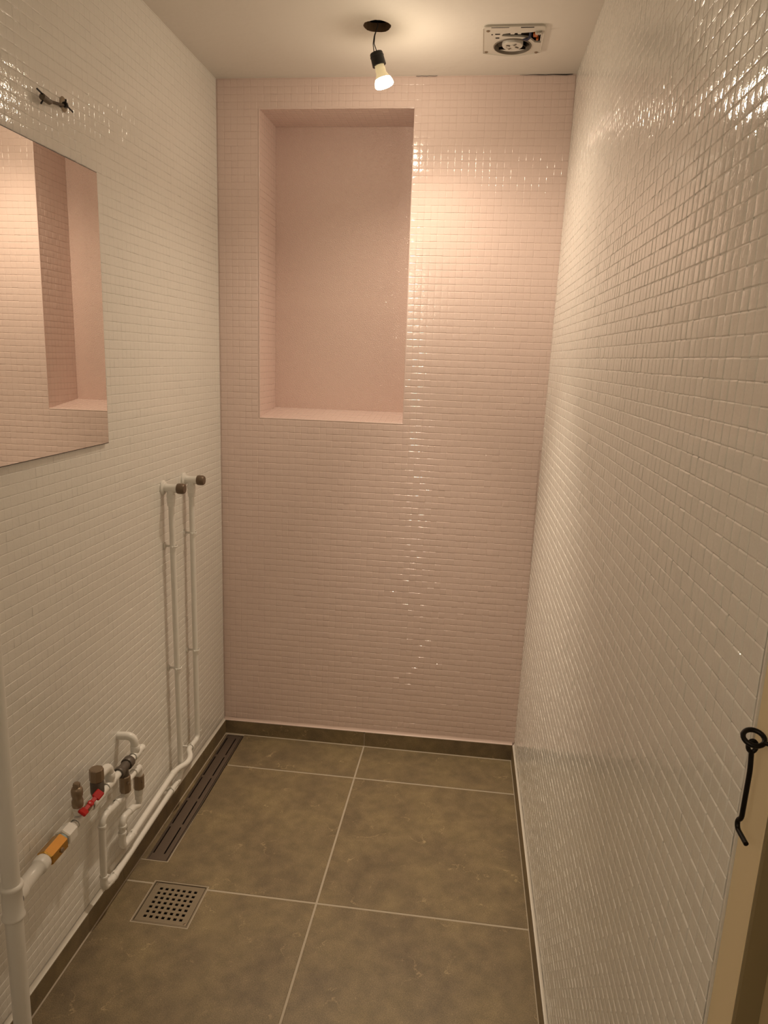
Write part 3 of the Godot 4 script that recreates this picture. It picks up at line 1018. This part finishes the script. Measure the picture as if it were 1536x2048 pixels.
	b.lathe([Vector2(0.0120, 0.370), Vector2(0.0120, 0.381)], Transform3D(Basis(), Vector3(x, 0, zf)), 18)
	var stn := obj("strainer_body", b, m.gunmetal, t)
	b = MB.new()
	hexnut(b, Vector3(x, 0.4320, zf), Vector3.UP, 0.0168, 0.032, 8, PI / 8)
	obj("strainer_cap", b, m.nickel, stn)
	# the loop from the strainer back down to the main
	b = MB.new()
	b.tube(bend([Vector3(x, 0.4215, 0.992), Vector3(x, 0.4215, 0.940), Vector3(x, y, 0.940)], 0.024, 8), 0.0112, 16)
	collar(b, Vector3(x, 0.393, 0.940), Vector3.UP, 0.0128, 0.016)
	obj("bypass_elbow", b, m.enamel, t)
	# dark tee in the main with a body hanging from it
	b = MB.new()
	b.tube([Vector3(x, y, 0.892), Vector3(x, y, 0.838)], 0.0118, 18)
	collar(b, Vector3(x, y, 0.845), z_dir, 0.0158, 0.020)
	collar(b, Vector3(x, y, 0.892), z_dir, 0.0145, 0.012)
	b.tube([Vector3(x, y, 0.866), Vector3(x, 0.344, 0.866)], 0.0108, 16)
	var te := obj("tee_valve", b, m.gunmetal, t)
	b = MB.new()
	hexnut(b, Vector3(x, 0.3245, 0.866), Vector3.UP, 0.0142, 0.046, 8, PI / 8)
	b.lathe([Vector2(0.0040, 0.0), Vector2(0.0040, 0.003), Vector2(0.0030, 0.0036), Vector2(0.0001, 0.0036)], along(Vector3(x + 0.0128, 0.331, 0.873), Vector3(1, 0, 0.5)), 12)
	obj("check_valve", b, m.nickel, te)
	# outlet up and into the wall
	b = MB.new()
	b.tube(bend([Vector3(x, y, 0.803), Vector3(x, 0.4275, 0.808), Vector3(-0.004, 0.4275, 0.815)], 0.022, 8), 0.0105, 16)
	collar(b, Vector3(x, 0.390, 0.8045), Vector3.UP, 0.0122, 0.016)
	collar(b, Vector3(x, y, 0.803), z_dir, 0.0125, 0.030)
	obj("wall_outlet_pipe", b, m.enamel, t)


func clip(parent: Node3D, p: Vector3, dir: Vector3) -> void:  # a saddle round the pipe on a stem from a wall rosette
	var b := MB.new()
	collar(b, p, dir, 0.0112, 0.006)
	b.tube([Vector3(0.001, p.y, p.z), Vector3(p.x - 0.008, p.y, p.z)], 0.0032, 10)
	b.lathe([Vector2(0.0105, 0.0), Vector2(0.0105, 0.0018), Vector2(0.0085, 0.0032), Vector2(0.0035, 0.004)], along(Vector3(0.0002, p.y, p.z), Vector3.RIGHT), 16)
	for s in [-1.0, 1.0]:
		var o: Vector3 = dir.cross(Vector3.RIGHT).normalized() * s * 0.0125
		b.box(p + o, Vector3(0.004, 0.004, 0.004) + dir.abs() * 0.002, 0.001)
	obj("pipe_clip", b, m.enamel, parent)


func sleeve(t: Node3D, p: Vector3, dir: Vector3, r: float, l: float) -> void:
	var b := MB.new()
	collar(b, p, dir, r, l)
	obj("pipe_sleeve", b, m.enamel, t)


func elbow(t: Node3D, pts: Array, r: float) -> void:
	var b := MB.new()
	b.tube(pts, r, 14)
	obj("pipe_elbow", b, m.enamel, t)


func shower_pipes() -> void:
	var x := 0.030
	var r := 0.0085
	# front line: from the check valve round and down, along the wall, and up to the nearer tap stub
	var t := thing("water_pipe", "white water pipe with the nearer capped stub, running lowest along the wall", "pipe", Transform3D())
	var b := MB.new()
	b.tube(bend([Vector3(0.041, 0.304, 0.866), Vector3(0.040, 0.287, 0.868), Vector3(0.033, 0.286, 0.888), Vector3(x, 0.290, 0.966), Vector3(x, 0.105, 0.972), Vector3(x, 0.092, 0.925), Vector3(x, 0.113, 0.486), Vector3(x - 0.006, 1.000, 0.490)], 0.024, 7), r, 14)
	obj("pipe", b, m.enamel, t)
	sleeve(t, Vector3(x, 0.268, 0.9668), Vector3.UP, 0.0102, 0.008)
	sleeve(t, Vector3(x, 0.130, 0.9712), Vector3.UP, 0.0104, 0.008)
	elbow(t, bend([Vector3(x, 0.126, 0.9713), Vector3(x, 0.099, 0.972), Vector3(x, 0.0935, 0.935)], 0.022, 7), 0.0096)
	sleeve(t, Vector3(x, 0.0935, 0.925), Vector3(0, -0.04, 1), 0.0102, 0.030)
	sleeve(t, Vector3(x, 0.2885, 0.925), Vector3(0, 0, 1), 0.0098, 0.026)
	sleeve(t, Vector3(x + 0.004, 0.2865, 0.884), Vector3(0.3, 0, -1), 0.0108, 0.024)
	sleeve(t, Vector3(0.041, 0.297, 0.866), Vector3.UP, 0.0112, 0.014)
	sleeve(t, Vector3(x, 0.112, 0.510), Vector3(0, -0.04, 1), 0.0096, 0.022)
	clip(t, Vector3(x - 0.002, 0.860, 0.489), Vector3.UP)
	clip(t, Vector3(x, 0.477, 0.488), Vector3.UP)
	clip(t, Vector3(x, 0.0935, 0.922), Vector3(0, 0, 1))
	clip(t, Vector3(x, 0.1095, 0.562), Vector3(0, 0, 1))
	stub(t, Vector3(x - 0.006, 1.033, 0.490))
	# back line: from the tee's side arm, along the wall above the other, stepping round it, and up to the farther tap stub
	t = thing("water_pipe", "white water pipe with the farther capped stub, stepping around its neighbour near the floor", "pipe", Transform3D())
	b = MB.new()
	b.tube(bend([Vector3(0.041, 0.322, 0.860), Vector3(0.036, 0.318, 0.776), Vector3(x, 0.196, 0.770), Vector3(x, 0.211, 0.800), Vector3(x, 0.222, 0.866), Vector3(x, 0.140, 0.872), Vector3(x, 0.139, 0.825), Vector3(x, 0.156, 0.560), Vector3(x + 0.002, 0.158, 0.520), Vector3(0.052, 0.160, 0.486), Vector3(0.050, 0.164, 0.452), Vector3(x, 0.168, 0.424), Vector3(x, 0.166, 0.345), Vector3(x - 0.006, 1.000, 0.337)], 0.020, 7), r, 14)
	obj("pipe", b, m.enamel, t)
	sleeve(t, Vector3(x, 0.199, 0.867), Vector3.UP, 0.0106, 0.008)
	sleeve(t, Vector3(x, 0.181, 0.869), Vector3.UP, 0.0110, 0.008)
	elbow(t, bend([Vector3(x, 0.176, 0.8695), Vector3(x, 0.141, 0.872), Vector3(x, 0.1395, 0.835)], 0.022, 7), 0.0096)
	sleeve(t, Vector3(x, 0.1395, 0.822), Vector3(0, -0.06, 1), 0.0104, 0.030)
	sleeve(t, Vector3(x, 0.214, 0.815), Vector3(0, 0.16, 1), 0.0098, 0.026)
	sleeve(t, Vector3(x, 0.189, 0.337), Vector3.UP, 0.0102, 0.007)
	sleeve(t, Vector3(x, 0.157, 0.545), Vector3(0, -0.06, 1), 0.0094, 0.018)
	sleeve(t, Vector3(x + 0.002, 0.244, 0.7735), Vector3.UP, 0.0118, 0.018)
	sleeve(t, Vector3(x + 0.001, 0.226, 0.7725), Vector3.UP, 0.0104, 0.014)
	elbow(t, bend([Vector3(0.038, 0.3205, 0.810), Vector3(0.036, 0.3185, 0.776), Vector3(0.0345, 0.292, 0.7755)], 0.024, 7), 0.0112)
	b = MB.new()
	hexnut(b, Vector3(0.0340, 0.2735, 0.775), Vector3.UP, 0.0142, 0.042, 8, PI / 8)
	b.lathe([Vector2(0.0030, 0.0), Vector2(0.0030, 0.002), Vector2(0.0001, 0.002)], along(Vector3(0.0340 + 0.0131, 0.2765, 0.780), Vector3(1, 0, 0.4)), 10)
	obj("check_valve", b, m.nickel, t).set_meta("label", "dark faceted check valve")
	clip(t, Vector3(x - 0.002, 0.865, 0.338), Vector3.UP)
	clip(t, Vector3(x, 0.476, 0.342), Vector3.UP)
	clip(t, Vector3(x, 0.1395, 0.818), Vector3(0, 0, 1))
	clip(t, Vector3(x + 0.001, 0.168, 0.405), Vector3(0, 0, 1))
	stub(t, Vector3(x - 0.006, 1.033, 0.337))


func stub(t: Node3D, p: Vector3) -> void:   # wall elbow with rosette and a dark blanking cap
	var b := MB.new()
	b.lathe([Vector2(0.0215, 0.0), Vector2(0.0215, 0.003), Vector2(0.019, 0.0055), Vector2(0.0125, 0.0070)], along(Vector3(0.0, p.y, p.z), Vector3.RIGHT), 22)
	b.lathe([Vector2(0.0125, 0.004), Vector2(0.0125, 0.012), Vector2(0.0118, 0.015), Vector2(0.0118, 0.036), Vector2(0.0128, 0.0375), Vector2(0.0128, 0.046), Vector2(0.0100, 0.047)], along(Vector3(0.0, p.y, p.z), Vector3.RIGHT), 20)
	b.lathe([Vector2(0.0108, -0.006), Vector2(0.0112, -0.018), Vector2(0.0126, -0.0185), Vector2(0.0126, -0.0265), Vector2(0.0112, -0.0270), Vector2(0.0112, -0.0300), Vector2(0.0122, -0.0305), Vector2(0.0122, -0.0400), Vector2(0.0110, -0.0410), Vector2(0.0108, -0.0520), Vector2(0.0075, -0.0530)].map(func(q): return Vector2(q.x, -q.y)), Transform3D(Basis(Vector3.RIGHT, PI), p), 18)
	obj("wall_elbow", b, m.enamel, t)
	b = MB.new()
	b.lathe([Vector2(0.0105, 0.044), Vector2(0.0140, 0.0445), Vector2(0.0152, 0.047), Vector2(0.0156, 0.056), Vector2(0.0148, 0.063), Vector2(0.0122, 0.0665), Vector2(0.0001, 0.067)], along(Vector3(0.0, p.y, p.z), Vector3.RIGHT), 22, 0.7)
	obj("blanking_cap", b, m.cap, t).set_meta("label", "dark rounded blanking cap")


# ------------------------------------------------------------------ fan in the ceiling
func fan() -> void:
	var t := thing("exhaust_fan", "uncovered square white ventilator in the ceiling with its wiring showing", "fan", Transform3D(Basis(), Vector3(0.924, H, 0.247)))
	var o := Vector3(0.924, H, 0.265)
	var y0 := -0.005
	# base plate: outline with a bowed near side, opened for the rotor and the electronics
	var out := PackedVector2Array()
	var rc := 0.010
	for q in [[1.004 - rc, 0.362 - rc, 0], [0.844 + rc, 0.362 - rc, 1]]:
		for k in 5:
			var a: float = (q[2] + k / 4.0) * PI / 2
			out.append(Vector2(q[0] + cos(a) * rc, q[1] + sin(a) * rc))
	for k in 13:
		var s := k / 12.0
		out.append(Vector2(lerpf(0.844, 1.002, s), 0.197 - 0.022 * sin(PI * s)))
	var rotor := PackedVector2Array()
	var fc := Vector2(0.924, 0.2385)
	for k in 36:
		rotor.append(fc + Vector2(cos(TAU * k / 36), sin(TAU * k / 36)) * 0.049)
	var opening := PackedVector2Array([Vector2(0.893, 0.305), Vector2(0.896, 0.318), Vector2(0.915, 0.322), Vector2(0.916, 0.315), Vector2(0.926, 0.315), Vector2(0.927, 0.322), Vector2(0.934, 0.322), Vector2(0.935, 0.315), Vector2(0.943, 0.315), Vector2(0.944, 0.322), Vector2(0.972, 0.326), Vector2(1.0005, 0.335), Vector2(0.9985, 0.258), Vector2(0.982, 0.262), Vector2(0.975, 0.275), Vector2(0.966, 0.290), Vector2(0.945, 0.298), Vector2(0.920, 0.300)])
	var left := Geometry2D.clip_polygons(out, rotor)
	# cut the plate in two halves so that holes become notches
	var half_a := PackedVector2Array([Vector2(0.80, 0.10), Vector2(fc.x, 0.10), Vector2(fc.x, 0.45), Vector2(0.80, 0.45)])
	var half_b := PackedVector2Array([Vector2(fc.x, 0.10), Vector2(1.05, 0.10), Vector2(1.05, 0.45), Vector2(fc.x, 0.45)])
	var b := MB.new()
	for half in [half_a, half_b]:
		for piece in Geometry2D.intersect_polygons(out, half):
			for p1 in Geometry2D.clip_polygons(piece, rotor):
				for p2 in Geometry2D.clip_polygons(p1, opening):
					prism_down(b, p2, o, y0, 0.0)
	obj("base_plate", b, m.plastic, t)
	# raised rim on the near and left sides
	b = MB.new()
	var rim: Array = []
	for p in out:
		rim.append(Vector3(p.x, H + y0, p.y) - o)
	rim.append(rim[0])
	b.tube(rim, 0.0016, 8, false)
	obj("plate_rim", b, m.plastic, t)
	# duct ring
	b = MB.new()
	var fo := Vector3(fc.x, H, fc.y) - o
	b.lathe([Vector2(0.0484, 0.06), Vector2(0.0484, -0.005), Vector2(0.0492, -0.0072), Vector2(0.0510, -0.0072), Vector2(0.0520, -0.005)], Transform3D(Basis(), fo), 36)
	obj("duct_ring", b, m.clear_grey, t)
	# rotor
	b = MB.new()
	b.lathe([Vector2(0.0001, -0.0068), Vector2(0.0085, -0.0065), Vector2(0.009, -0.0048), Vector2(0.0175, -0.0048), Vector2(0.018, -0.0058), Vector2(0.0268, -0.0048), Vector2(0.0285, -0.002), Vector2(0.0285, 0.03)], Transform3D(Basis(), fo), 30)
	var hub := obj("motor_hub", b, m.plastic, t)
	for k in 4:
		b = MB.new()
		var a := TAU * k / 4.0 + 0.5
		b.xf = Transform3D(Basis(Vector3.UP, a), fo)
		b.box(Vector3(0.0135, -0.0062, 0.0), Vector3(0.012, 0.0016, 0.0042), 0.0006)
		obj("motor_vent", b, m.clear_grey, hub)
	for k in 7:
		b = MB.new()
		b.xf = Transform3D(Basis(Vector3.UP, TAU * k / 7.0) * Basis(Vector3.RIGHT, 0.6), fo + Vector3(0, 0.012, 0))
		b.box(Vector3(0.0375, 0, 0), Vector3(0.019, 0.0015, 0.026), 0.0005)
		obj("blade", b, m.clear_grey, t)
	# housing and what is in it
	obj("housing", cavity(Vector3(0.870, H - 0.001, 0.207) - o, Vector3(0.994, H + 0.075, 0.333) - o), m.bakelite, t)
	b = MB.new()
	b.box(Vector3(0.985, H + 0.008, 0.297) - o, Vector3(0.018, 0.004, 0.066), 0.001)
	obj("circuit_board", b, m.board, t)
	b = MB.new()
	b.box(Vector3(0.9815, H - 0.001, 0.3085) - o, Vector3(0.0125, 0.013, 0.017), 0.002)
	b.box(Vector3(0.988, H - 0.002, 0.280) - o, Vector3(0.006, 0.008, 0.009), 0.001)
	obj("capacitor", b, m.orange, t)
	b = MB.new()
	b.tube(bend([Vector3(0.966, H + 0.01, 0.322) - o, Vector3(0.969, H - 0.008, 0.312) - o, Vector3(0.963, H - 0.010, 0.293) - o, Vector3(0.948, H - 0.002, 0.280) - o], 0.01), 0.0036, 8)
	obj("blue_wire", b, m.blue, t)
	b = MB.new()
	b.box(Vector3(0.989, H - 0.006, 0.326) - o, Vector3(0.018, 0.006, 0.010), 0.001)
	for k in 4:
		b.box(Vector3(0.982 + 0.0045 * k, H - 0.0115, 0.333) - o, Vector3(0.0022, 0.005, 0.006), 0.0005)
	obj("terminal_block", b, m.plastic, t)
	for e in [[0.882, 0.318, 0.013, 0.004], [0.882, 0.2945, 0.010, 0.005], [0.8675, 0.316, 0.0035, 0.0055]]:
		b = MB.new()
		b.box(Vector3(e[0], H + y0 - 0.0004, e[1]) - o, Vector3(e[2], 0.0018, e[3]), 0.0005)
		obj("dark_slot", b, m.bakelite, t)
	for e in [[0.888, 0.3585, 0.046], [0.958, 0.3565, 0.034]]:
		b = MB.new()
		b.box(Vector3(e[0], H + y0 - 0.0004, e[1]) - o, Vector3(e[2], 0.0016, 0.0030))
		obj("edge_slot", b, m.bakelite, t)
	for p in [Vector2(0.857, 0.338), Vector2(0.853, 0.204), Vector2(0.991, 0.197)]:
		b = MB.new()
		b.lathe([Vector2(0.0048, y0 + 0.001), Vector2(0.0048, y0 - 0.001), Vector2(0.0034, y0 - 0.0022), Vector2(0.0001, y0 - 0.0024)].map(func(q): return Vector2(q.x, -q.y)), Transform3D(Basis(Vector3.RIGHT, PI), Vector3(p.x - o.x, 0, p.y - o.z)), 14)
		b.box(Vector3(p.x - o.x, y0 - 0.0024, p.y - o.z), Vector3(0.005, 0.0006, 0.0009))
		obj("screw", b, m.nickel, t)


func prism_down(b: MB, poly: PackedVector2Array, o: Vector3, y_low: float, y_high: float) -> void:
	if Geometry2D.is_polygon_clockwise(poly): poly.reverse()
	var tr := Geometry2D.triangulate_polygon(poly)
	for k in range(0, tr.size(), 3):
		var pts: Array = []
		for q in 3:
			pts.append(Vector3(poly[tr[k + q]].x - o.x, y_low, poly[tr[k + q]].y - o.z))
		b.face_out(pts, (pts[0] + pts[1] + pts[2]) / 3.0 + Vector3(0, 1, 0))
	for k in poly.size():
		var p := poly[k]
		var q := poly[(k + 1) % poly.size()]
		var d := (q - p).normalized()
		var mid := (p + q) * 0.5
		var inside := mid - Vector2(d.y, -d.x) * 0.001
		b.face_out([Vector3(p.x - o.x, y_low, p.y - o.z), Vector3(q.x - o.x, y_low, q.y - o.z), Vector3(q.x - o.x, y_high, q.y - o.z), Vector3(p.x - o.x, y_high, p.y - o.z)], Vector3(inside.x - o.x, (y_low + y_high) / 2, inside.y - o.z))


# ------------------------------------------------------------------ cable end on the left wall
func cable_stub() -> void:
	var t := thing("cable_end", "frayed grey cable end poking out of the left wall above the mirror", "cable", Transform3D(Basis(), Vector3(0, 1.913, 0.920)))
	var o := Vector3(0, 1.913, 0.920)
	# filled patch round the hole
	var b := MB.new()
	b.lathe([Vector2(0.0150, 0.0), Vector2(0.0130, 0.0014), Vector2(0.009, 0.0020), Vector2(0.006, 0.0012), Vector2(0.0001, 0.0004)], along(Vector3(0.0, 0.0, -0.004), Vector3.RIGHT), 18, 0.2)
	obj("plaster_patch", b, m.filler, t)
	b = MB.new()
	b.tube(bend([Vector3(-0.004, 1.9065, 0.927) - o, Vector3(0.014, 1.9045, 0.936) - o, Vector3(0.016, 1.899, 0.962) - o, Vector3(0.015, 1.8950, 0.990) - o], 0.012), 0.0030, 10)
	obj("cable", b, m.cable, t)
	b = MB.new()
	b.tube([Vector3(0.015, 1.8955, 0.986) - o, Vector3(0.014, 1.8935, 0.992) - o, Vector3(0.0125, 1.8965, 1.014) - o], [0.0038, 0.0056, 0.0066], 12)
	obj("sheath", b, m.clear_grey, t)
	for w in [[Vector3(0.013, 1.900, 1.006), Vector3(0.013, 1.9015, 1.014), Vector3(0.012, 1.9055, 1.029)], [Vector3(0.013, 1.893, 1.010), Vector3(0.013, 1.888, 1.014), Vector3(0.012, 1.8825, 1.018)], [Vector3(0.016, 1.906, 0.940), Vector3(0.017, 1.903, 0.925), Vector3(0.017, 1.8995, 0.910)], [Vector3(0.015, 1.906, 0.936), Vector3(0.016, 1.911, 0.9345), Vector3(0.016, 1.9165, 0.934)]]:
		b = MB.new()
		b.tube([w[0] - o, w[1] - o, w[2] - o], 0.0017, 8)
		obj("wire", b, m.bakelite, t)
	b = MB.new()
	b.xf = Transform3D(Basis(Vector3(0, 0.25, 0.97).normalized(), 0.3), Vector3(0.0155, 1.9055, 0.9365) - o)
	b.box(Vector3.ZERO, Vector3(0.010, 0.011, 0.012), 0.0025)
	obj("connector", b, m.iron, t)


# ------------------------------------------------------------------ hook on the door frame
func hook() -> void:
	var pl := 1.1245   # how far out the rod hangs
	var t := thing("hook_latch", "dark iron hook hanging from a screw eye on the door frame post", "hook", Transform3D(Basis(), Vector3(1.136, 1.12, 1.895)))
	var o: Vector3 = t.transform.origin
	var b := MB.new()
	# screw eye: shank out of the post and a ring
	b.tube([Vector3(1.142, 1.1300, 1.9060) - o, Vector3(1.1300, 1.1305, 1.9020) - o], 0.0018, 10)
	var ring: Array = []
	for k in 25:
		var a := TAU * k / 24.0
		ring.append(Vector3(pl - 0.0005 + 0.0082 * cos(a), 1.1322 + 0.0036 * sin(a), 1.8980 - 0.0066 * sin(a)) - o)
	b.tube(ring, 0.0021, 10, false)
	obj("screw_eye", b, m.iron, t)
	b = MB.new()
	var loop: Array = []
	for k in 17:
		var a := TAU * k / 16.0
		loop.append(Vector3(pl - 0.001 + 0.0032 * cos(a), 1.1250 + 0.0048 * sin(a), 1.8985) - o)
	b.tube(loop, 0.0019, 10, false)
	b.tube(bend([Vector3(pl - 0.001, 1.1205, 1.8986) - o, Vector3(pl, 1.1040, 1.8988) - o, Vector3(pl, 1.0580, 1.8962) - o, Vector3(pl - 0.001, 1.0535, 1.8915) - o, Vector3(pl - 0.001, 1.0470, 1.8935) - o, Vector3(pl, 1.0455, 1.9120) - o], 0.006, 5), 0.0021, 10)
	obj("hook_rod", b, m.iron, t)
